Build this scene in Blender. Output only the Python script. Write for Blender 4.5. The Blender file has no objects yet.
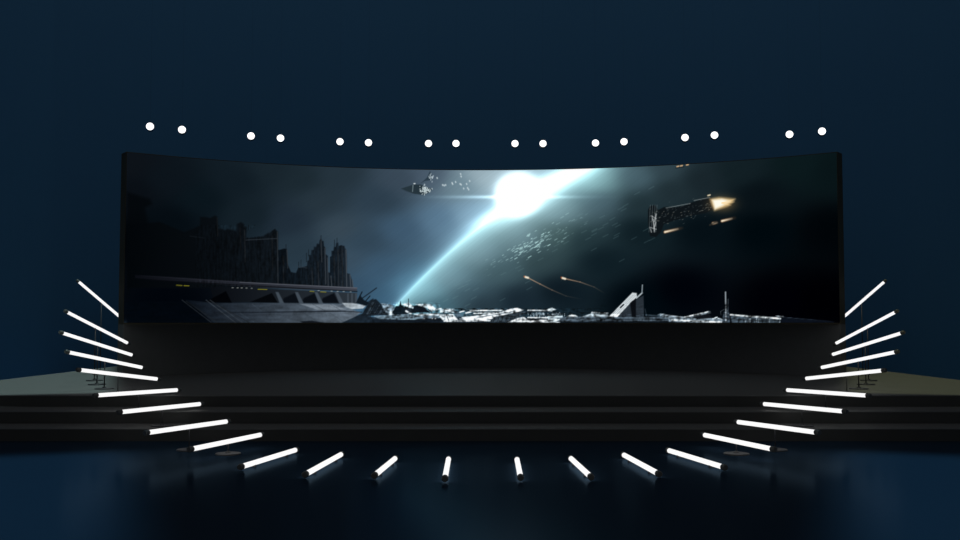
import bpy, bmesh, math
import numpy as np
from mathutils import Vector, Matrix

# ---------------------------------------------------------------- camera
F = 1000.0                       # focal length in pixels of the 960 wide frame
PITCH = math.atan(53.0 / F)
CAM = Vector((0.0, 0.0, 1.2))
S = bpy.context.scene
cd = bpy.data.cameras.new('camera'); cam = bpy.data.objects.new('camera', cd)
S.collection.objects.link(cam)
cd.sensor_width = 36.0; cd.lens = 36.0 * F / 960.0
cd.clip_start = 0.05; cd.clip_end = 200
cam.location = CAM; cam.rotation_euler = (math.pi / 2 + PITCH, 0, 0)
S.camera = cam
# ---------------------------------------------------------------- world: faint neutral house light
w = bpy.data.worlds.new('world'); S.world = w; w.use_nodes = True
bg = w.node_tree.nodes['Background']
bg.inputs['Color'].default_value = (1, 1, 1, 1); bg.inputs['Strength'].default_value = 0.085
# ---------------------------------------------------------------- added unseen area lights: a narrow wash brightens each wing of the deck
def added_wash(name, x, y, yaw, sx, sy, col, power, spread):
    l = bpy.data.lights.new(name, 'AREA'); l.shape = 'RECTANGLE'; l.size = sx; l.size_y = sy
    l.color = col; l.energy = power; l.spread = math.radians(spread)
    o = bpy.data.objects.new(name, l); S.collection.objects.link(o)
    o.location = (x, y, 9.5); o.rotation_euler = (0, 0, yaw); o['label'] = 'added unseen wash light, narrow and pointing down'
    return o
for sd in (-1, 1):               # added blue washes, standing in for the wall's reflection on each floor side
    ya = math.radians(19.3); al = Vector((sd * math.sin(ya), math.cos(ya))); ou = Vector((sd * math.cos(ya), -math.sin(ya)))
    c_ = Vector((sd * 0.35 * 9.45 + 0.03, 9.45)) - al * 3.6 + ou * 1.45
    added_wash('added_floor_wash', c_.x, c_.y, -sd * ya, 2.8, 7.2, (0.30, 0.72, 1.0), 26, 5)
YAW = math.radians(19.9)
def wash_at(side):               # rectangle whose inner edge follows the screen end, front edge the stage lip
    ex, ey = side * 4.13, 11.55
    along = Vector((side * math.sin(YAW), math.cos(YAW))); out = Vector((side * math.cos(YAW), -math.sin(YAW)))
    c = Vector((ex, ey)) + along * 4.6 + out * 1.75
    return c
cl = wash_at(-1); cr = wash_at(1)
added_wash('added_deck_wash', cl.x, cl.y, YAW, 3.3, 8.4, (0.70, 1.0, 0.98), 43, 3)
added_wash('added_deck_wash', cr.x, cr.y, -YAW, 3.3, 8.4, (0.93, 1.0, 0.56), 19, 3)
# ---------------------------------------------------------------- exposure
S.view_settings.view_transform = 'Standard'; S.view_settings.look = 'None'
S.view_settings.exposure = 0.0; S.view_settings.gamma = 1.0
S.view_settings.use_curve_mapping = False

C = S.collection

def at(px, py, Y):
    """point of the place seen at (px, py) when it stands at distance Y along the hall"""
    a, b = (px - 480.0) / F, (270.0 - py) / F
    d = Vector((a, math.cos(PITCH) - b * math.sin(PITCH), math.sin(PITCH) + b * math.cos(PITCH)))
    return CAM + d * (Y / d.y)

# ---------------------------------------------------------------- materials
def nodes(name):
    m = bpy.data.materials.new(name); m.use_nodes = True
    return m, m.node_tree.nodes, m.node_tree.links

def pbr(name, col, rough=0.6, spec=0.3, metallic=0.0, vary=0.08, scale=6.0):
    m, n, l = nodes(name); p = n['Principled BSDF']
    p.inputs['Roughness'].default_value = rough; p.inputs['Specular IOR Level'].default_value = spec
    p.inputs['Metallic'].default_value = metallic
    tc = n.new('ShaderNodeTexCoord'); nz = n.new('ShaderNodeTexNoise'); nz.inputs['Scale'].default_value = scale
    mr = n.new('ShaderNodeMapRange'); mr.inputs[3].default_value = 1 - vary; mr.inputs[4].default_value = 1 + vary
    mx = n.new('ShaderNodeVectorMath'); mx.operation = 'SCALE'; mx.inputs[0].default_value = col
    l.new(tc.outputs['Object'], nz.inputs['Vector']); l.new(nz.outputs['Fac'], mr.inputs[0])
    l.new(mr.outputs[0], mx.inputs['Scale']); l.new(mx.outputs[0], p.inputs['Base Color'])
    return m

def glow(name, col, strength):
    m, n, l = nodes(name); n.remove(n['Principled BSDF'])
    e = n.new('ShaderNodeEmission'); e.inputs[0].default_value = (*col, 1); e.inputs[1].default_value = strength
    l.new(e.outputs[0], n['Material Output'].inputs[0]); return m

def polished(name, diff, refl, rough, fac):
    m, n, l = nodes(name); n.remove(n['Principled BSDF'])
    d = n.new('ShaderNodeBsdfDiffuse'); d.inputs[0].default_value = (*diff, 1)
    g = n.new('ShaderNodeBsdfGlossy'); g.inputs[0].default_value = (*refl, 1); g.inputs['Roughness'].default_value = rough
    tc = n.new('ShaderNodeTexCoord'); nz = n.new('ShaderNodeTexNoise'); nz.inputs['Scale'].default_value = 0.8
    mr = n.new('ShaderNodeMapRange'); mr.inputs[3].default_value = rough * 0.92; mr.inputs[4].default_value = rough * 1.08
    l.new(tc.outputs['Object'], nz.inputs['Vector']); l.new(nz.outputs['Fac'], mr.inputs[0]); l.new(mr.outputs[0], g.inputs['Roughness'])
    mx = n.new('ShaderNodeMixShader'); mx.inputs[0].default_value = fac
    l.new(d.outputs[0], mx.inputs[1]); l.new(g.outputs[0], mx.inputs[2]); l.new(mx.outputs[0], n['Material Output'].inputs[0])
    return m

M = {
    'wall': pbr('blue_cyclorama_paint', (0.108, 0.315, 0.575), 0.95, 0.0, vary=0.015, scale=0.3),
    'floor': polished('polished_dark_blue_floor', (0.021, 0.040, 0.066), (0.45, 0.72, 1.0), 0.17, 0.040),
    'deck': polished('dark_stage_deck', (0.17, 0.17, 0.165), (0.5, 0.5, 0.5), 0.30, 0.12),
    'riser': pbr('black_stage_cloth', (0.092, 0.092, 0.088), 0.9, 0.05),
    'base': pbr('black_screen_skirt', (0.20, 0.198, 0.19), 0.9, 0.05),
    'frame': pbr('black_brown_screen_case', (0.10, 0.085, 0.055), 0.6, 0.2),
    'tube': glow('white_tube_light', (1.0, 1.0, 1.0), 1.0),
    'lens': glow('white_spotlight_lens', (1.0, 1.0, 1.0), 1.6),
    'cap': pbr('dark_grey_end_cap', (0.15, 0.15, 0.14), 0.5, 0.4),
    'metal': pbr('black_stand_metal', (0.045, 0.045, 0.05), 0.5, 0.4),
    'disc': pbr('dark_grey_stand_base', (0.11, 0.11, 0.11), 0.5, 0.4),
    'house': pbr('dark_blue_lamp_housing', (0.05, 0.12, 0.24), 0.6, 0.2),
}
for k in ('tube',): M[k].cycles.emission_sampling = 'AUTO'

# ---------------------------------------------------------------- mesh helpers
def link(name, me, mat, parent=None, smooth=False):
    me.materials.append(mat)
    o = bpy.data.objects.new(name, me); C.objects.link(o)
    if smooth:
        for p in me.polygons: p.use_smooth = True
    if parent: o.parent = parent
    return o

def obj(name, bm, mat, parent=None, smooth=False):
    me = bpy.data.meshes.new(name); bmesh.ops.recalc_face_normals(bm, faces=bm.faces[:])
    bm.to_mesh(me); bm.free(); return link(name, me, mat, parent, smooth)

def box(bm, x0, x1, y0, y1, z0, z1, bevel=0.0):
    r = bmesh.ops.create_cube(bm, size=1)
    for v in r['verts']:
        v.co = Vector(((x0 + x1) / 2 + v.co.x * (x1 - x0), (y0 + y1) / 2 + v.co.y * (y1 - y0), (z0 + z1) / 2 + v.co.z * (z1 - z0)))
    if bevel:
        es = {e for v in r['verts'] for e in v.link_edges}
        bmesh.ops.bevel(bm, geom=list(es), offset=bevel, segments=2, affect='EDGES')

def rod(bm, a, b, r0, r1=None, seg=20, prof=None):
    """closed turned shape from a to b; prof = [(t, radius)]"""
    a, b = Vector(a), Vector(b); d = (b - a); L = d.length; q = d.normalized().to_track_quat('Z', 'Y')
    if prof is None: prof = [(0, r0), (L, r0 if r1 is None else r1)]
    rings = []
    for t, r in prof:
        rings.append([bm.verts.new(a + q @ Vector((r * math.cos(2 * math.pi * i / seg), r * math.sin(2 * math.pi * i / seg), t))) for i in range(seg)])
    for u, v in zip(rings, rings[1:]):
        for i in range(seg): bm.faces.new((u[i], u[(i + 1) % seg], v[(i + 1) % seg], v[i]))
    bm.faces.new(rings[0][::-1]); bm.faces.new(rings[-1])

def prism(bm, pts, z0, z1):
    lo = [bm.verts.new((x, y, z0)) for x, y in pts]; hi = [bm.verts.new((x, y, z1)) for x, y in pts]
    n = len(pts)
    for i in range(n): bm.faces.new((lo[i], lo[(i + 1) % n], hi[(i + 1) % n], hi[i]))
    return lo, hi

def arc_wall(bm, front, back, z0, z1):
    """curved slab between two plan polylines of equal length"""
    n = len(front)
    V = [[bm.verts.new((p[0], p[1], z)) for p in line] for line in (front, back) for z in (z0, z1)]
    f0, f1, b0, b1 = V
    for i in range(n - 1):
        bm.faces.new((f0[i], f0[i + 1], f1[i + 1], f1[i])); bm.faces.new((b0[i], b1[i], b1[i + 1], b0[i + 1]))
        bm.faces.new((f1[i], f1[i + 1], b1[i + 1], b1[i])); bm.faces.new((f0[i], b0[i], b0[i + 1], f0[i + 1]))
    bm.faces.new((f0[0], f1[0], b1[0], b0[0])); bm.faces.new((f0[-1], b0[-1], b1[-1], f1[-1]))

def thing(name, label, cat, loc=(0, 0, 0), group=None):
    o = bpy.data.objects.new(name, None); C.objects.link(o); o.location = loc; o.empty_display_size = 0.2
    o['label'] = label; o['category'] = cat
    if group: o['group'] = group
    return o

def structure(o): o['kind'] = 'structure'; return o

# ---------------------------------------------------------------- the setting: floor and blue cyclorama
R_ = 0.1257                      # step height
DECK = 3 * R_
bm = bmesh.new(); box(bm, -9.4, 9.4, -4.0, 24.5, -0.1, 0.0)
structure(obj('floor', bm, M['floor']))
W, YB, RC = 8.7, 23.5, 6.0
line = [(-W, -4.0), (-W, 4.0), (-W, 10.0)]
for i in range(33):
    a = math.pi - math.pi / 2 * i / 32; line.append((-W + RC + RC * math.cos(a), YB - RC + RC * math.sin(a)))
line += [(-x, y) for x, y in line[::-1]]
def offs(l, t):
    out = []
    for i, p in enumerate(l):
        a = Vector(l[max(i - 1, 0)]); b = Vector(l[min(i + 1, len(l) - 1)]); d = (b - a).normalized()
        out.append((p[0] - d.y * t, p[1] + d.x * t))
    return out
bm = bmesh.new(); arc_wall(bm, line, offs(line, 0.15), 0.0, 9.6)
structure(obj('wall_back', bm, M['wall'], smooth=False))

# ---------------------------------------------------------------- stage with two steps
st = thing('stage', 'wide raised black stage deck carrying the curved screen', 'stage', (0, 11.43, 0))
def local(o, root):
    o.parent = root; o.location = -Vector(root.location); return o
Z3, Z2, Z1 = 11.43, 10.79, 10.24
top_t = 0.010
bm = bmesh.new(); box(bm, -6.93, 6.93, Z3, 19.6, 0.0, DECK - top_t); local(obj('deck_body', bm, M['riser']), st)
bm = bmesh.new(); box(bm, -6.93, 6.93, Z3 - 0.004, 19.6, DECK - top_t, DECK, 0.002); local(obj('deck_top', bm, M['deck']), st)
for y0, y1, z, lab in ((Z2, Z3, 2 * R_, 'upper black full-width step unit directly in front of the stage deck'), (Z1, Z2, R_, 'lower black full-width step unit standing on the blue floor')):
    stp = thing('stage_step', lab, 'step', (0, y0, 0), 'full-width steps in front of the stage')
    bm = bmesh.new(); box(bm, -6.93, 6.93, y0, y1 - 0.006, 0.0, z - top_t); o = obj('riser', bm, M['riser'], stp); o.location = (0, -y0, 0)
    bm = bmesh.new(); box(bm, -6.93, 6.93, y0 - 0.004, y1 - 0.006, z - top_t, z, 0.002); o = obj('tread', bm, M['deck'], stp); o.location = (0, -y0, 0)

# ---------------------------------------------------------------- curved plinth under the screen
XO = 0.027                       # the screen stands this far right of the camera's axis
ang = math.asin(5.41 / 6.1)
N = 64
fr = [(6.1 * math.sin(-ang + 2 * ang * i / N) + XO, 12.3 + 6.1 * math.cos(-ang + 2 * ang * i / N)) for i in range(N + 1)]
bk = []
for i in range(N + 1):           # rear line from the outer back corner, round the back
    t = -1 + 2 * i / N; a = math.asin(5.5535 / 6.35) * t
    bk.append((6.35 * math.sin(a) + XO, 12.3 + 6.35 * math.cos(a) - 0.09 * abs(t) ** 4))
SB = 1.2                         # height of the screen's lower edge
bm = bmesh.new(); arc_wall(bm, fr, bk, DECK, SB - 0.02)
p = obj('screen_plinth', bm, M['base']); p['label'] = 'low curved black plinth wall standing on the stage under the wide screen'; p['category'] = 'plinth'

# ---------------------------------------------------------------- curved LED screen
RS = 9.05; YC = 16.9 - RS; A = math.asin(5.41 / RS); T = 0.24
ZT = 1.2 + 2.605
def arc(r, a0, a1, n): return [(XO + r * math.sin(a0 + (a1 - a0) * i / n), YC + r * math.cos(a0 + (a1 - a0) * i / n)) for i in range(n + 1)]
scr = thing('led_screen', 'huge concave screen showing a dark space scene above the black plinth', 'screen', (0, 16.9, SB))
bm = bmesh.new(); arc_wall(bm, arc(RS, -A, A, 96), arc(RS + T, -A, A, 96), SB - 0.02, ZT)
local(obj('screen_case', bm, M['frame']), scr)

def picture(X, Y):
    """the space picture on the screen; X, Y in picture units (one unit = 1/710 of its width)"""
    def field(pts):
        acc = np.zeros(X.shape + (3,)); ws = np.zeros(X.shape)
        for x, y, c in pts:
            wgt = 1.0 / ((X - x) ** 2 + (1.5 * (Y - y)) ** 2 + 260.0) ** 1.9
            acc += wgt[..., None] * np.array(c, float); ws += wgt
        return acc / ws[..., None]
    space = field([(128, 165, (13, 18, 24)), (135, 190, (9, 14, 20)), (135, 240, (1, 3, 6)), (170, 300, (1, 4, 10)), (165, 180, (12, 20, 27)), (200, 200, (10, 21, 28)), (170, 220, (5, 12, 18)),
        (200, 260, (3, 7, 13)), (240, 180, (16, 27, 35)), (250, 215, (19, 31, 39)), (270, 170, (24, 36, 44)), (300, 180, (27, 40, 48)), (290, 220, (31, 44, 56)), (300, 250, (38, 54, 66)), (320, 200, (38, 52, 62)),
        (340, 230, (54, 70, 82)), (340, 175, (36, 50, 60)), (345, 260, (56, 76, 92)), (380, 200, (43, 60, 74)), (365, 240, (48, 68, 84)), (380, 270, (58, 86, 109)), (360, 290, (52, 78, 100)), (380, 298, (60, 95, 120)),
        (400, 230, (60, 86, 108)), (400, 180, (55, 70, 84)), (440, 220, (82, 112, 136)), (460, 185, (100, 124, 136)), (430, 176, (70, 86, 102)), (480, 175, (135, 155, 165)), (470, 215, (110, 142, 165)), (405, 285, (72, 112, 138))])
    planet = field([(430, 290, (100, 142, 156)), (450, 280, (92, 122, 134)), (465, 295, (58, 82, 94)), (440, 305, (62, 95, 108)), (480, 255, (88, 114, 124)), (500, 270, (57, 80, 88)), (480, 305, (34, 50, 60)),
        (520, 240, (76, 100, 108)), (540, 260, (41, 60, 65)), (560, 235, (54, 76, 78)), (560, 212, (86, 112, 120)), (600, 202, (60, 82, 92)), (600, 182, (96, 130, 136)), (640, 177, (68, 92, 102)), (665, 170, (48, 66, 74)),
        (600, 260, (13, 27, 34)), (580, 240, (28, 46, 52)), (560, 290, (12, 24, 32)), (520, 300, (22, 36, 46)), (640, 230, (14, 28, 34)), (640, 205, (30, 46, 52)), (670, 190, (30, 44, 50)), (700, 180, (24, 36, 42)), (700, 230, (5, 15, 21)),
        (740, 170, (18, 31, 36)), (760, 230, (0, 8, 13)), (760, 195, (8, 17, 22)), (800, 165, (11, 25, 28)), (832, 170, (8, 20, 23)), (830, 230, (1, 4, 7)), (680, 290, (0, 2, 8)), (780, 300, (0, 0, 4)), (640, 300, (0, 8, 14)), (820, 300, (0, 0, 2))])
    q = np.clip(X, 380, 620) - 402.0
    yl = 299 - 1.08 * q + 0.00205 * q * q; yl = np.where(X > 582, np.minimum(yl, 172 - 0.45 * (X - 582)), yl); sl = -1.08 + 0.0041 * q
    s = (Y - yl) / np.sqrt(1 + sl * sl)
    t = np.clip((X - 395) / 125.0, 0, 1); fade = np.clip((X - 380) / 20, 0, 1) / (1 + np.exp((X - 612) / 14.0))
    k = 1 / (1 + np.exp(-s / 0.8)); c = space * (1 - k)[..., None] + planet * k[..., None]
    gin = 0.50 * np.exp(-np.maximum(s, 0) / (3 + 4 * t)) + 0.50 * np.exp(-(np.maximum(s, 0) / (12 + 15 * t)) ** 1.3); gout = 0.72 * np.exp(np.minimum(s, 0) / (2.2 + 5 * t)) + 0.28 * np.exp(np.minimum(s, 0) / (12 + 10 * t))
    g = np.where(s > 0, gin, gout)
    c += (g * (0.78 + 0.55 * t) * fade)[..., None] * np.array([118., 150., 150.])
    dist = np.sqrt((X - 518) ** 2 + ((Y - 194) * 1.05) ** 2)
    c += (1.1 * np.exp(-(dist / 21.0) ** 4) + 0.42 * np.exp(-dist / 24))[..., None] * np.array([225., 240., 245.])
    ux, uy = math.cos(math.radians(-27)), math.sin(math.radians(-27))     # glare lying along the limb
    for cx, cy, a_, b_, st_ in ((556, 181, 42, 8, 0.55), (530, 205, 40, 9, 0.28), (492, 215, 22, 5, 0.22)):
        dx, dy = X - cx, Y - cy; al = dx * ux + dy * uy; ac = -dx * uy + dy * ux
        c += (st_ * np.exp(-(al / a_) ** 2 - (ac / b_) ** 2))[..., None] * np.array([210., 240., 245.])
    c += (0.45 * np.exp(-((Y - 197) / 1.6) ** 2) * np.exp(-(np.abs(X - 512) / 52) ** 2))[..., None] * np.array([190., 225., 235.])
    # fine brushed streaks running with the limb
    al = (X * 0.80 - Y * 0.60); ac = (X * 0.60 + Y * 0.80)
    st_ = np.sin(ac * 1.7 + 2 * np.sin(al * 0.03)) * np.sin(ac * 0.71 + 1.3) * np.sin(al * 0.09 + ac * 0.4)
    c *= (1 + 0.018 * st_)[..., None]
    rng = np.random.RandomState(5)
    def seg(x0, y0, x1, y1, wd, col, a=1.0, a1=None):
        nonlocal c
        m = (X > min(x0, x1) - 4 * wd - 1) & (X < max(x0, x1) + 4 * wd + 1) & (Y > min(y0, y1) - 4 * wd - 1) & (Y < max(y0, y1) + 4 * wd + 1)
        if not m.any(): return
        xx, yy = X[m], Y[m]; dx, dy = x1 - x0, y1 - y0; L2 = dx * dx + dy * dy + 1e-9
        u = np.clip(((xx - x0) * dx + (yy - y0) * dy) / L2, 0, 1)
        d = np.hypot(xx - x0 - u * dx, yy - y0 - u * dy)
        al_ = a if a1 is None else a + (a1 - a) * u
        kk = (al_ * np.clip(1.25 - d / wd, 0, 1))[..., None] if wd > 0 else 0
        c[m] = c[m] * (1 - kk) + np.array(col, float) * kk
    def poly(pts, col, a=1.0, col2=None, soft=0.5):
        nonlocal c
        P = np.array(pts, float); x0, y0 = P.min(0); x1, y1 = P.max(0)
        m = (X > x0 - 2) & (X < x1 + 2) & (Y > y0 - 2) & (Y < y1 + 2)
        if not m.any(): return
        xx, yy = X[m], Y[m]; ins = np.zeros(xx.shape, bool); dd = np.full(xx.shape, 1e9)
        for i in range(len(P)):
            xa, ya = P[i]; xb, yb = P[(i + 1) % len(P)]
            if ya != yb:
                ins ^= ((ya > yy) != (yb > yy)) & (xx < (xb - xa) * (yy - ya) / (yb - ya) + xa)
            dx, dy = xb - xa, yb - ya; u = np.clip(((xx - xa) * dx + (yy - ya) * dy) / (dx * dx + dy * dy + 1e-9), 0, 1)
            dd = np.minimum(dd, np.hypot(xx - xa - u * dx, yy - ya - u * dy))
        kk = np.clip(0.5 + np.where(ins, dd, -dd) / (2 * soft), 0, 1) * a
        cc = np.array(col, float)
        if col2 is not None:
            v = np.clip((xx - x0) / (x1 - x0), 0, 1)[..., None]; cc = cc * (1 - v) + np.array(col2, float) * v
        c[m] = c[m] * (1 - kk[..., None]) + cc * kk[..., None]
    # cloud glints on the planet
    for i in range(150):
        u = rng.rand() if i % 2 else 0.5 + 0.13 * rng.randn(); x = 484 + 100 * u + rng.randn() * 5; y = 268 - 50 * u + rng.randn() * (3.5 + 3 * u)
        L = 1 + 3.5 * rng.rand(); b = (0.25 + 0.7 * rng.rand() ** 1.5) * math.exp(-((u - 0.5) / 0.4) ** 2)
        seg(x, y, x + L * .7, y - L * 0.4, 0.5, (185, 225, 225), b)
    for i in range(60):
        x = 440 + 220 * rng.rand(); y = 300 - (x - 440) * 0.45 + rng.randn() * 16
        if y < 180: continue
        seg(x, y, x + 5, y - 2.6, 0.6, (120, 155, 158), 0.18)
    # escort craft flecks
    for x, y in ((437, 178), (444, 185.5), (452, 183), (452.5, 184), (455.5, 182), (460, 184), (461, 184.6), (466.5, 184), (463.5, 188.5), (467.5, 188), (468.5, 189.5), (469.5, 181), (460.5, 174), (461, 176.5), (445.5, 185), (442.5, 185)):
        seg(x, y - .4, x + .3, y + .4, 0.75, (205, 220, 225), 0.85)
    poly([(401, 188.6), (409, 186), (413, 184.5), (421, 184.5), (425, 187), (432, 189), (430, 192), (424, 195), (414, 193.8), (406, 191)], (38, 52, 60))
    poly([(421, 183), (427, 177.5), (430, 171), (432, 176), (431, 180), (425, 181)], (44, 60, 72))
    for i in range(46):
        x = 424.5 + rng.randn() * 3.2; y = 189.5 + rng.randn() * 2.2; seg(x, y, x + rng.rand(), y + rng.randn(), 0.55, (215, 230, 232), 0.75)
    for i in range(16):
        x = 431 + rng.randn() * .9; y = 176 + rng.randn() * 2.6; seg(x, y, x, y + 1, 0.5, (200, 215, 222), 0.7)
    seg(413, 185, 412.6, 191.5, .45, (170, 190, 195), .6); seg(414, 183.6, 415, 183.6, .7, (230, 240, 240), .9)
    # heavy ship with burning engines
    poly([(648, 210), (650, 206), (655, 205), (658, 210), (664, 207), (676, 207), (686, 205), (690, 203), (700, 200), (710, 197), (713, 199), (715, 209), (706, 213), (690, 216), (676, 220), (664, 224), (661, 232), (656, 237), (650, 236), (648, 222)], (14, 20, 24))
    for i in range(120):
        u = rng.rand(); x = 649 + 62 * u; y = 220 - 15 * u + rng.randn() * 4.2
        seg(x, y, x + 1.5 * rng.rand(), y - .6 * rng.rand(), 0.42, (70, 80, 82) if i % 4 else (130, 130, 120), 0.5)
    for x in (650.3, 652.6, 655, 657): seg(x, 205, x - 1.2, 232, 0.45, (96, 108, 112), .55)
    for i in range(9): seg(649.5 + rng.rand() * 7, 210 + 22 * rng.rand(), 650.5 + rng.rand() * 6, 212 + 22 * rng.rand(), .5, (205, 210, 210), .6)
    seg(666, 208, 690, 203.5, .45, (150, 160, 160), .6); seg(694, 200.5, 710, 197.5, .45, (150, 160, 160), .6); seg(708, 195.5, 710, 195, .9, (240, 225, 190), .9)
    gl = np.exp(-((X - 722) / 12) ** 2 - ((Y - 204) / 7) ** 2); c += gl[..., None] * np.array([90., 62., 28.])
    poly([(710, 199), (719, 197.5), (735, 199), (733, 202), (728, 206), (714.5, 210.5), (712, 205)], (252, 214, 150), .8, soft=1.6)
    poly([(712.5, 200), (722, 199), (730, 201), (722, 206), (715, 209)], (255, 252, 236), soft=1.4)
    for a_, y in ((733.5, 199.5), (734.5, 202), (731, 205.5)): seg(722, 203, a_, y, .7, (255, 220, 160), .9, .2)
    for x0, y0, x1, y1 in ((665, 232, 682, 228), (722, 221, 735, 217.8), (713, 223.3, 718, 222.5)):
        seg(x0, y0, x1, y1, 1.7, (190, 120, 70), .7, .1); seg(x0, y0, x0 + (x1 - x0) * .75, y0 + (y1 - y0) * .75, 1.1, (255, 243, 215), 1, .3)
    seg(710, 225, 716, 222, 1.1, (50, 46, 40), .8)
    for x, y in ((677, 166.2), (680.5, 165.6), (686.5, 164.6)): seg(x, y + .4, x + 1.8, y, .8, (235, 190, 140), .9)
    seg(676, 168, 684, 166.8, .6, (20, 26, 30), .8)
    # two missile trails
    for hx, hy, pts in ((525.5, 277, [(527, 277.3), (540, 284), (552, 290), (566, 296), (583, 299.5)]), (562.5, 278, [(564, 278.4), (580, 282), (594, 287), (606, 294)])):
        n = len(pts) - 1
        for i in range(n):
            seg(*pts[i], *pts[i + 1], 0.55, (215, 172, 136), .8 * (1 - i / n) ** 1.3, .8 * (1 - (i + 1) / n) ** 1.3)
        seg(hx, hy, hx + 2.6, hy + .8, 1.25, (255, 240, 215)); seg(hx - 1.3, hy - .8, hx - 1, hy, .6, (210, 110, 50), .8)
    # ruined city
    poly([(127, 192), (140, 196), (150, 199), (152, 204), (145, 208), (148, 224), (127, 300)], (3, 6, 9), .8, soft=2)
    poly([(127, 225), (160, 222), (184, 232), (200, 226), (200, 217), (206, 217), (210, 218), (215, 215.5), (217, 216.5), (218, 228), (225, 230), (228, 229), (236, 231), (237, 224), (241, 222), (244, 224), (246, 229), (246, 238), (262, 236.5), (270, 232), (275, 229), (278, 232), (278, 288), (127, 288)], (2, 5, 8), .95, (12, 17, 22), soft=.9)
    poly([(277, 288), (278, 250), (281, 249.5), (284, 248.5), (287, 249), (288, 265), (291, 272), (296, 273), (298, 268), (302, 267.5), (307, 266), (307.5, 261), (309, 260), (309, 255), (311, 255), (311.5, 250), (313.5, 250), (314, 246.5), (316, 247), (317, 243.5), (319, 244), (319.6, 240.5), (321, 238.5), (322.3, 241), (323.6, 241), (324, 246), (325.6, 248), (325.6, 254), (328, 256), (328, 272), (330.5, 273), (331, 280), (333, 288)], (9, 15, 21), 1, (20, 28, 36))
    poly([(330, 288), (330, 257), (331.5, 256), (331.5, 251), (333.5, 250.5), (334, 246.5), (335.6, 247), (336.2, 243), (338.2, 242.6), (338.6, 246), (341, 245), (344.5, 246), (345, 248), (346.5, 250), (347, 258), (347, 273), (350, 274), (352, 280), (353, 288)], (13, 20, 27), 1, (32, 42, 52))
    for x, y0, y1, v in ((277.3, 232, 286, 46), (272, 236, 270, 24), (287, 250, 268, 52), (321, 238, 262, 52), (325, 248, 284, 62), (327.5, 258, 287, 58), (318, 262, 287, 40), (312, 268, 287, 34), (338, 250, 287, 42), (342, 250, 287, 36), (346, 250, 287, 74), (350, 275, 287, 74), (334, 256, 287, 34), (331, 276, 287, 66), (352.4, 280, 288, 70), (283, 256, 284, 30), (240, 228, 250, 20), (244.5, 230, 262, 26), (217, 218, 236, 20)):
        seg(x, y0, x + .8, y1, .6, (v, v * 1.1, v * 1.2), .8)
    for i in range(60):
        x = 280 + 70 * rng.rand(); y = 255 + 28 * rng.rand()
        m_ = 8 + 26 * rng.rand(); seg(x, y, x + .3, y + 3 + 4 * rng.rand(), .5, (m_, m_ * 1.1, m_ * 1.2), .35 if (x < 288 or 308 < x < 328 or 331 < x < 347) else 0)
    for x, y0, y1 in ((321, 235.5, 240), (334.5, 240, 246), (301, 260, 268), (298.7, 262, 268), (306.5, 253, 262), (308.6, 249.5, 256), (286, 244.5, 249), (337, 238, 243)): seg(x, y0, x, y1, .45, (20, 27, 34), .8)
    seg(246, 240, 277, 238.5, .5, (58, 66, 74), .6); seg(298, 266, 307, 268, .5, (46, 54, 62), .7); seg(190, 236, 204, 238, .5, (24, 30, 36), .6)
    # elevated road
    poly([(135, 275), (170, 277), (240, 281.5), (300, 285), (357, 287.5), (357, 291), (300, 289.5), (240, 286), (170, 281), (135, 278)], (10, 12, 18), 1, (62, 66, 76))
    seg(140, 275.5, 240, 282.3, .45, (48, 50, 60), .1, .8); seg(240, 282.3, 357, 288, .5, (100, 104, 114), .6, .9)
    seg(150, 280, 357, 291.5, .7, (6, 8, 12), .8)
    poly([(210, 286), (357, 293), (357, 304), (214, 302)], (8, 11, 16), 1, (44, 52, 60))
    for x0 in (281, 301, 320): poly([(x0, 303), (x0 + 3, 298), (x0 + 14, 293), (x0 + 19, 303)], (10, 14, 20), soft=.8)
    poly([(205, 302), (226, 291), (232, 303)], (2, 3, 6)); poly([(250, 302), (272, 293), (278, 303)], (5, 7, 10))
    for x0 in (275.5, 295, 314.5, 335): poly([(x0, 292), (x0 + 3, 292.2), (x0 + 9, 304), (x0 + 4.5, 304)], (64, 74, 84))
    for x in (348, 352, 356): seg(x, 294, x, 303, .9, (72, 82, 92), .7)
    for x0, x1, y in ((176.5, 182, 285.2), (184, 189, 285.6), (258, 267, 289.2), (310, 314, 291.2), (320.5, 326, 291.8)):
        seg(x0, y, x1, y + .3, .5, (150, 146, 36), .8)
    for x in (232, 237, 241, 246, 251, 318, 331, 337, 343, 350): seg(x, 287.6 + (x - 232) * .035, x + 1.3, 287.7 + (x - 232) * .035, .45, (170, 175, 170), .7)
    # plaza
    poly([(186, 300), (215, 303), (283, 303), (345, 304), (366, 305.5), (363, 308), (352, 309.5), (361, 312.5), (352, 319), (340, 323.5), (214, 323.5)], (10, 16, 24), 1, (98, 110, 122))
    poly([(342, 303), (352, 303), (366, 305.5), (363, 308.5), (352, 309), (346, 307)], (165, 176, 184)); poly([(300, 304), (332, 304.5), (346, 309.5), (318, 310)], (118, 128, 138), .8)
    poly([(127, 302), (188, 301), (214, 323.5), (127, 323.5)], (2, 6, 12), .9)
    seg(232, 312.6, 345, 311.2, .7, (22, 28, 36)); seg(345, 311.2, 362, 312.2, .6, (22, 28, 36), .8)
    for x0, y0, x1, y1, v in ((182, 300, 212, 323, 44), (186, 301, 218, 323, 30), (206, 300, 236, 323, 62), (210, 300, 243, 323, 54), (214, 303, 250, 323, 26)): seg(x0, y0, x1, y1, .5, (v, v * 1.12, v * 1.25), .75)
    for x0, x1 in ((252, 262), (284, 296), (312, 326), (330, 342)): seg(x0, 304, x1, 311, .4, (60, 70, 80), .6); 
    for x0 in (240, 272, 304, 330): seg(x0, 313, x0 + 14, 322, .4, (56, 66, 76), .55)
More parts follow.
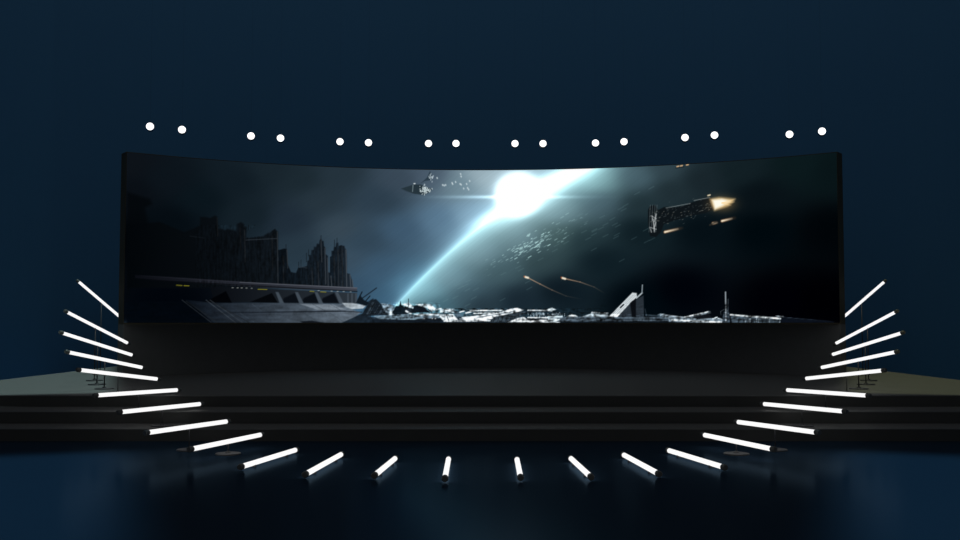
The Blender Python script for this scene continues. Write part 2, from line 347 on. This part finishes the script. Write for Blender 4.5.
    poly([(300, 321.3), (312, 320.6), (322, 322.2), (330, 323.5), (304, 323.5)], (16, 20, 26), .9)
    poly([(349, 319.5), (362, 313.5), (372, 317), (700, 319), (700, 323.5), (340, 323.5)], (26, 36, 46), .95, (14, 20, 26))
    # wreckage in the middle
    seg(357, 302, 376.5, 288, .75, (26, 38, 50)); seg(358, 300, 362, 292, .8, (18, 28, 38)); seg(364, 303, 370, 296, .7, (18, 28, 38)); seg(367, 303, 373, 299, .8, (30, 44, 56))
    poly([(356, 303), (360, 295), (364, 300), (370, 303), (366, 306)], (16, 24, 32))
    poly([(361, 316), (366, 307), (371, 300), (376, 299), (379, 302), (384, 308), (391, 315)], (22, 30, 38))
    for i in range(14): x = 364 + 22 * rng.rand(); seg(x, 314, x + 6, 302 + 3 * rng.rand(), .45, (76, 92, 104), .4)
    poly([(381, 303), (392, 305), (394, 309), (397, 314), (389, 315.5), (384, 310)], (120, 140, 154)); poly([(390, 310), (394, 311), (396, 315), (389, 315.5)], (198, 214, 222))
    poly([(392, 313), (396, 306), (399, 306), (400.6, 301), (402, 306), (407, 309), (411, 312), (406, 315), (394, 315)], (16, 26, 34))
    poly([(401.5, 304), (409, 302.5), (413, 306), (415, 309), (408, 308), (405, 306)], (190, 212, 220)); seg(408.5, 299, 408.7, 306, .5, (40, 56, 66))
    poly([(405, 307), (412, 308), (416, 313), (405, 314)], (28, 36, 44)); seg(406, 311, 411, 314, 1.0, (205, 218, 225), .9)
    poly([(414, 306), (418, 305), (424, 307), (430, 312.5), (412, 312.5)], (16, 22, 30)); poly([(415, 304), (430, 304), (436, 308.5), (432, 311.5), (427, 308), (420, 306)], (186, 204, 212)); seg(428, 309, 432, 312, .5, (16, 22, 30)); seg(434, 310, 441, 308.5, .8, (190, 205, 212))
    poly([(373, 316), (400, 314.5), (440, 313.5), (440, 318), (410, 320), (380, 319)], (92, 110, 122)); poly([(414, 314), (440, 313.6), (440, 315.4), (418, 316)], (188, 202, 210)); poly([(372, 319), (412, 320), (440, 318), (440, 323.5), (372, 323.5)], (20, 28, 36))
    for x in (424, 432, 435): seg(x, 318.5, x + .5, 318.5, .7, (230, 236, 240), .9)
    poly([(440, 309.5), (447, 308.5), (454, 309), (457, 313), (448, 312.5), (440, 312.6)], (176, 192, 200)); poly([(438, 314.5), (453, 314), (458, 320), (452, 321.6), (444, 321.6)], (196, 208, 214)); seg(446, 314, 449, 321, .5, (24, 34, 42)); poly([(453, 309), (458, 312), (462, 316), (456, 318)], (62, 78, 90))
    for x0, y0, x1, y1 in ((460, 312, 464, 311), (466, 313, 474, 311), (470, 310.6, 502, 310.4), (528, 310.3, 552, 310.6), (528, 317.6, 562, 317.9), (447, 321.2, 490, 320.6), (474, 313.4, 496, 313), (462, 317.6, 484, 316)): seg(x0, y0, x1, y1, .75, (216, 226, 230), .95)
    poly([(459, 319), (478, 315.5), (498, 312.5), (510, 309), (517, 307.8), (524, 310), (516, 313.5), (498, 317), (486, 320.6), (466, 320.4)], (206, 216, 222)); seg(480, 317, 512, 312, .5, (60, 72, 82), .8); seg(474, 318.6, 496, 314.4, .4, (80, 92, 100), .7)
    poly([(494, 317), (520, 311.5), (527, 311.6), (514, 320), (508, 322), (490, 322)], (48, 58, 66))
    for x in range(495, 522, 4): seg(x, 317, x - 1.5, 321.5, .5, (18, 24, 30), .8)
    poly([(508, 322), (518, 318), (524, 317), (528, 320), (548, 319.6), (560, 322.4)], (222, 230, 234))
    for i in range(46): x = 528 + 32 * rng.rand(); y = 312.5 + 4 * rng.rand(); seg(x, y, x + .3, y + 1.5, .5, (150, 164, 172), .6)
    poly([(545, 310), (552, 307.6), (556, 309.6), (550, 311.6)], (182, 196, 202))
    # ramp and right ground
    poly([(548, 317), (566, 317), (610, 316), (625, 316.5), (668, 317), (668, 321), (548, 321.5)], (64, 76, 86)); seg(548, 317, 562, 316.6, 1, (170, 184, 190), .9); seg(566, 318.6, 668, 319.4, .45, (16, 22, 28), .9); poly([(548, 318), (561, 318.8), (556, 321.8), (548, 322)], (176, 190, 196))
    poly([(567, 316.5), (571, 314.3), (575, 315), (578, 316.8)], (204, 216, 220)); poly([(582, 316.6), (590, 314), (592, 312), (597, 314), (607, 313.4), (609, 316.5)], (150, 164, 172)); seg(592, 312.3, 608, 313.2, .5, (206, 216, 222), .8)
    for x in (558, 560, 562, 564.5): seg(x, 313.6, x, 316, .4, (150, 164, 172), .7)
    poly([(609, 316.6), (632.4, 292.6), (636.6, 293.2), (637, 297), (617.5, 317)], (212, 220, 224)); 
    for d in (1.6, 3.2, 5.2): seg(609 + d * 1.2, 316, 631.6 + d, 294.5, .3, (112, 122, 128), .6)
    seg(620.5, 307.4, 623.5, 304.6, .9, (18, 22, 28)); poly([(617.5, 317), (632, 301), (637, 299), (643.5, 295.5), (644, 317)], (40, 48, 56)); poly([(630, 303), (636, 298), (636, 317), (632, 317)], (10, 13, 18)); seg(636.5, 298, 642, 293, .9, (178, 190, 196)); seg(642, 293, 642.4, 285, .6, (146, 160, 168))
    seg(645, 309, 646.5, 316, .6, (40, 50, 58), .8); seg(646, 315, 662, 316, .8, (60, 74, 84), .8); seg(658, 314.6, 664, 314, .6, (90, 104, 112), .8)
    poly([(660, 313.6), (672, 315.8), (684, 316.8), (706, 311.8), (710, 311.4), (711, 313), (694, 317.4), (712, 318.2), (724, 320), (722, 323), (690, 322.6), (669, 321.6), (668, 318.4), (660, 316)], (104, 118, 128)); seg(684, 317.3, 708, 311.8, .6, (214, 224, 228)); seg(672, 320, 722, 322.2, .9, (216, 226, 230), .9); seg(662, 314.5, 684, 317.5, .5, (170, 182, 190), .8)
    poly([(690, 318), (708, 313.5), (712, 317.5), (700, 318.8)], (16, 20, 26)); seg(713, 318.6, 717, 317.2, .8, (190, 204, 210)); seg(718, 318.4, 724, 320, .7, (160, 174, 182))
    poly([(722, 323), (723.6, 312), (727.4, 310), (729.6, 314), (730, 323)], (56, 68, 78)); seg(725.5, 292, 725.9, 321, .65, (164, 176, 184)); seg(728, 299, 728, 314, .4, (84, 96, 104), .8); seg(720.6, 311.5, 724, 309.5, .4, (96, 108, 116), .7); seg(720.6, 311.5, 721, 315, .4, (96, 108, 116), .7)
    poly([(730, 314.4), (745, 315.2), (781, 318), (780, 323.4), (732, 322.8)], (58, 70, 80)); seg(730.5, 314.8, 781, 318.6, .9, (224, 232, 235), .95)
    for i in range(16): x = 734 + 46 * rng.rand(); seg(x, 318.5, x + rng.randn() * 1.2, 322.5, .7, (20, 26, 32) if i % 2 else (112, 124, 132), .8)
    seg(776, 316.2, 783, 316.6, .7, (170, 182, 190), .8); poly([(781, 317.6), (810, 319), (834, 321.6), (834, 323.4), (781, 323.4)], (12, 18, 28), .9); seg(783, 317.2, 832, 321.4, .35, (60, 72, 84), .7, .1)
    rg = np.random.RandomState(11)
    def vnoise(sx, sy):
        gx = np.floor(X / sx).astype(int); gy = np.floor(Y / sy).astype(int); T_ = rg.rand(97, 89)
        fx = X / sx - gx; fy = Y / sy - gy
        v = lambda i, j: T_[(gx + i) % 97, (gy + j) % 89]
        return (v(0, 0) * (1 - fx) + v(1, 0) * fx) * (1 - fy) + (v(0, 1) * (1 - fx) + v(1, 1) * fx) * fy
    n1 = vnoise(3.1, 1.1) - .5; n2 = vnoise(1.3, 1.7) - .5; n3 = vnoise(9, 2.3) - .5; n4 = vnoise(1.1, 6) - .5
    rub = np.clip((Y - 302) / 3, 0, 1) * np.clip((X - 362) / 10, 0, 1) * np.clip((c.mean(-1) - 10) / 40, 0, 1) * np.where((Y < 308) & (X > 440) & (X < 600), 0, 1) * np.where((Y < 314) & (X > 606) & (X < 648), .2, 1)
    f = 1 + rub * (1.3 * n1 + .8 * n2 + .6 * n3)
    pl = np.clip((Y - 302) / 2, 0, 1) * np.clip((368 - X) / 6, 0, 1)
    f *= 1 + pl * (.16 * n1 + .32 * n3 + .12 * n2)
    tw = (X < 354) & (X > 195) & (Y > 225) & (Y <= 287) & (c[..., 2] < 42)
    f *= 1 + tw * (.7 * n4 + .35 * n2)
    bright = np.clip((c.mean(-1) - 130) / 60, 0, 1) * rub
    c = c * np.clip(f, .15, 1.45)[..., None] + (bright * 4)[..., None]
    seg(127, 323.1, 836, 323.1, .5, (4, 5, 6), .8)
    return np.clip(c, 0, 255) / 255.0

def screen_picture():
    nu, nv = 1240, 270
    a = np.linspace(-A + 0.0008, A - 0.0008, nu); rr = RS - 0.006
    xs = rr * np.sin(a); ys = YC + rr * np.cos(a)
    z0, z1 = SB + 0.004, ZT - 0.012
    hs = np.linspace(0, 1, nv)
    AX, H = np.meshgrid(a, hs); XS = XO + rr * np.sin(AX); YS = YC + rr * np.cos(AX); ZS = z0 + (z1 - z0) * H
    co = np.stack([XS, YS, ZS], -1).reshape(-1, 3)
    # picture coordinates: flat image wrapped on the arc
    D = YS * math.cos(PITCH) + (ZS - 1.2) * math.sin(PITCH)
    PX = 480 + F * XS / D; PY = 270 - F * ((ZS - 1.2) * math.cos(PITCH) - YS * math.sin(PITCH)) / D
    srgb = picture(PX, PY)
    lin = np.where(srgb <= 0.04045, srgb / 12.92, ((srgb + 0.055) / 1.055) ** 2.4)
    me = bpy.data.meshes.new('display')
    idx = np.arange(nu * nv).reshape(nv, nu)
    q = np.stack([idx[:-1, :-1], idx[:-1, 1:], idx[1:, 1:], idx[1:, :-1]], -1).reshape(-1, 4)
    me.vertices.add(nu * nv); me.vertices.foreach_set('co', co.ravel())
    me.loops.add(q.size); me.loops.foreach_set('vertex_index', q.ravel().astype(np.int32))
    me.polygons.add(len(q)); me.polygons.foreach_set('loop_start', np.arange(0, q.size, 4, dtype=np.int32))
    me.update(calc_edges=True)
    at_ = me.color_attributes.new('picture', 'FLOAT_COLOR', 'POINT')
    at_.data.foreach_set('color', np.concatenate([lin.reshape(-1, 3), np.ones((nu * nv, 1))], 1).astype(np.float32).ravel())
    m, n, l = nodes('screen_image'); n.remove(n['Principled BSDF'])
    e = n.new('ShaderNodeEmission'); t = n.new('ShaderNodeAttribute'); t.attribute_name = 'picture'
    l.new(t.outputs['Color'], e.inputs[0]); e.inputs[1].default_value = 1.0; l.new(e.outputs[0], n['Material Output'].inputs[0])
    m.cycles.emission_sampling = 'NONE'
    o = link('display', me, m); o['label'] = 'glowing picture of a sunrise over a planet above ruins'
    return local(o, scr)
screen_picture()

# ---------------------------------------------------------------- light tubes
TR = 0.0215
# pixel ends (outer/near end first), depth of the stand (None: lies on the floor), height the stand rises from
LEFT = [((79, 282), (136, 330.5), 16.0, DECK), ((67, 312), (127.5, 343), 14.36, DECK), ((62.5, 333), (132, 355), 13.4, DECK),
        ((68.5, 352.2), (142, 367.5), 12.56, DECK), ((80, 370), (157, 379), 11.84, DECK), ((97, 395.3), (177, 390), 11.05, 2 * R_),
        ((121, 412), (200, 404), 10.5, R_), ((148, 432.5), (226.5, 421.5), 9.52, 0), ((192, 449), (260.5, 434.8), 9.23, 0),
        ((242, 466.5), (295.5, 450), None, 0), ((306, 474), (341, 454.5), None, 0), ((375, 475), (395, 458.5), None, 0), ((445, 478), (448.5, 459), None, 0)]
RIGHT = [((884, 282), (827, 331.5), 16.0, DECK), ((895.5, 312), (836, 343.3), 14.36, DECK), ((901.5, 333), (832.5, 354.5), 13.4, DECK),
         ((895.5, 352), (821.5, 367.5), 12.56, DECK), ((882.5, 370.5), (806, 378.5), 11.84, DECK), ((867, 395.5), (787, 390), 11.05, 2 * R_),
         ((843.5, 411.3), (764, 404), 10.5, R_), ((816, 432.3), (738, 422), 9.52, 0), ((772, 449), (704.5, 435), 9.23, 0),
         ((723, 467), (669, 450.5), None, 0), ((658, 473.5), (624, 455), None, 0), ((590.5, 476.5), (571, 458.5), None, 0), ((520.5, 477), (517, 459.5), None, 0)]
desc = ['topmost and steepest {s} tube light, its inner end hidden behind the screen edge',
        'second tube light from the top of the {s} fan, sloping down across the screen edge',
        'third tube light from the top of the {s} fan, reaching furthest outwards',
        'fourth tube light from the top of the {s} fan, gently sloping on its stand',
        'fifth tube light down the {s} fan, over the pole bases at the stage lip',
        'nearly level white tube light at the {s} end of the upper stage step',
        'white tube light on a short pole on the lower stage step at {s}',
        'tube light on a low pole at {s}, standing on the floor against the lower step',
        'low white tube light at {s} with its round grey base showing on the floor',
        'longest-looking {s} tube lying on the floor, next inside the one on a round base',
        'slanted short-looking tube on the floor, third from the middle on the {s}',
        'steeply slanted tube on the floor, second from the middle on the {s}',
        'almost upright-looking tube on the floor, just {s} of the middle']

def solve(p, q, Yc, L):
    """tube of length L through the two sight lines, centred at distance Yc, outer end nearer"""
    lo, hi = 0.0, 0.6
    f = lambda h: (at(*p, Yc - h) - at(*q, Yc + h)).length
    if f(0) >= L: return at(*p, Yc), at(*q, Yc)
    for _ in range(40):
        m = (lo + hi) / 2
        if f(m) < L: lo = m
        else: hi = m
    return at(*p, Yc - lo), at(*q, Yc + lo)

def on_height(px, py, z):
    r = at(px, py, 1.0) - CAM
    return CAM + r * ((z - CAM.z) / r.z)

def make_tube(i, side, spec):
    p, q, Yc, zb = spec
    if Yc is None: a, b = on_height(*p, 0.034), on_height(*q, 0.034)
    else: a, b = solve(p, q, Yc, 1.13)
    mid = (a + b) / 2; d = (b - a).normalized()
    if i < 5:                    # the pole of a stand on the deck takes the tube a little off its middle
        px = (101.5, 95.5, 97.6, 104.8, 118.3)[i] if side == 'left' else (861.4, 867.6, 865.3, 858.3, 846.5)[i]
        sx = lambda P: 480 + F * P.x / (P.y * math.cos(PITCH) + (P.z - CAM.z) * math.sin(PITCH))
        mid = min((a + (b - a) * (k / 200) for k in range(40, 161)), key=lambda P: abs(sx(P) - px))
    root = thing('light_tube', desc[i].format(s=side), 'tube light', (mid.x, mid.y, zb), 'glowing tube lights in a ring before the stage')
    o = Vector(root.location)
    a, b, mid = a - o, b - o, mid - o
    bm = bmesh.new(); rod(bm, a, b, TR, seg=24); obj('glowing_tube', bm, M['tube'], root, True)
    for e, s in ((a, -1), (b, 1)):
        n = d * s; L = 0.042; R = 0.0255
        bm = bmesh.new(); rod(bm, e - n * 0.006, e + n * L, R, seg=24, prof=[(0, R * .9), (0.004, R), (L * .55, R), (L * .58, R * .93), (L * .66, R * .93), (L * .69, R), (L - .002, R), (L + .006, R * .82), (L + .012, R * .8)])
        obj('end_cap', bm, M['cap'], root, False)
    if Yc is None:               # low cradle feet between tube and floor
        for s in (-0.3, 0.3):
            c = mid + (b - a) * s
            bm = bmesh.new(); box(bm, c.x - 0.02, c.x + 0.02, c.y - 0.012, c.y + 0.012, 0.0, 0.018, 0.002)
            obj('foot', bm, M['metal'], root)
    else:
        bm = bmesh.new(); rod(bm, (0, 0, 0.012), (0, 0, mid.z - TR * .9), 0.0075 if mid.z > .3 else .005, seg=12); obj('pole', bm, M['metal'], root, True)
        bm = bmesh.new(); rod(bm, (0, 0, 0), (0, 0, 0.014), .115, seg=40, prof=[(0, .115), (.009, .115), (.012, .110), (.014, .03), (.03, .014)] ); obj('stand_base', bm, M['disc'] if zb == 0 else M['metal'], root, False)

for i, s in enumerate(LEFT): make_tube(i, 'left', s)
for i, s in enumerate(RIGHT): make_tube(i, 'right', s)

# ---------------------------------------------------------------- row of round spotlights above the screen
LAMPS = [(150, 126.5), (182, 129.7), (251, 136), (280.5, 138.2), (340, 141.7), (368.5, 142.7), (428.5, 143.5), (456, 143.5),
         (515, 143.6), (543, 143.6), (595.5, 143), (624, 141.7), (685, 137.6), (714.5, 135.2), (789.5, 134.4), (822, 131.3)]
words = ['first', 'second', 'third', 'fourth', 'fifth', 'sixth', 'seventh', 'eighth']
proto = None
for i, (px, py) in enumerate(LAMPS):
    Y = 3.05 / (323 - py) * F; P = at(px, py, Y)
    lab = 'round white spotlight above the screen, ' + (words[i] if i < 8 else words[15 - i]) + ' from the ' + ('left end' if i < 8 else 'right end')
    if proto is None:
        proto = thing('spotlight', lab, 'spotlight', P, 'round spotlights above the screen')
        r = 0.059
        bm = bmesh.new(); rod(bm, (0, 0, 0), (0, -.03, 0), r, seg=36, prof=[(0, r * .98), (.006, r), (.014, r * .93), (.022, r * .75), (.028, r * .4), (.030, r * .05)])
        obj('lens', bm, M['lens'], proto, True)
        bm = bmesh.new(); rod(bm, (0, .20, 0), (0, 0, 0), r, seg=32, prof=[(0, .025), (.01, .042), (.05, .05), (.06, .050), (.12, .058), (.195, r * .97), (.20, r * .97)])
        for k in range(5): rod(bm, (0, .135 - k * .016, 0), (0, .129 - k * .016, 0), .06, seg=32)
        obj('lamp_housing', bm, M['house'], proto)
        bm = bmesh.new(); rod(bm, (0, .09, .05), (0, .09, .068), .006, seg=10); rod(bm, (-.0, .09, .06), (0, .09, .085), .012, seg=12)
        obj('bracket', bm, M['house'], proto)
        bm = bmesh.new(); rod(bm, (0, .09, .08), (0, .09, 4.4), .0007, seg=6); obj('suspension_wire', bm, M['house'], proto)
        L = proto
    else:
        L = proto.copy(); C.objects.link(L); L.location = P; L['label'] = lab
        for ch in list(proto.children):
            c2 = ch.copy(); C.objects.link(c2); c2.parent = L
    L.rotation_euler = (0, 0, math.atan2(-P.x, P.y) * 0.9)
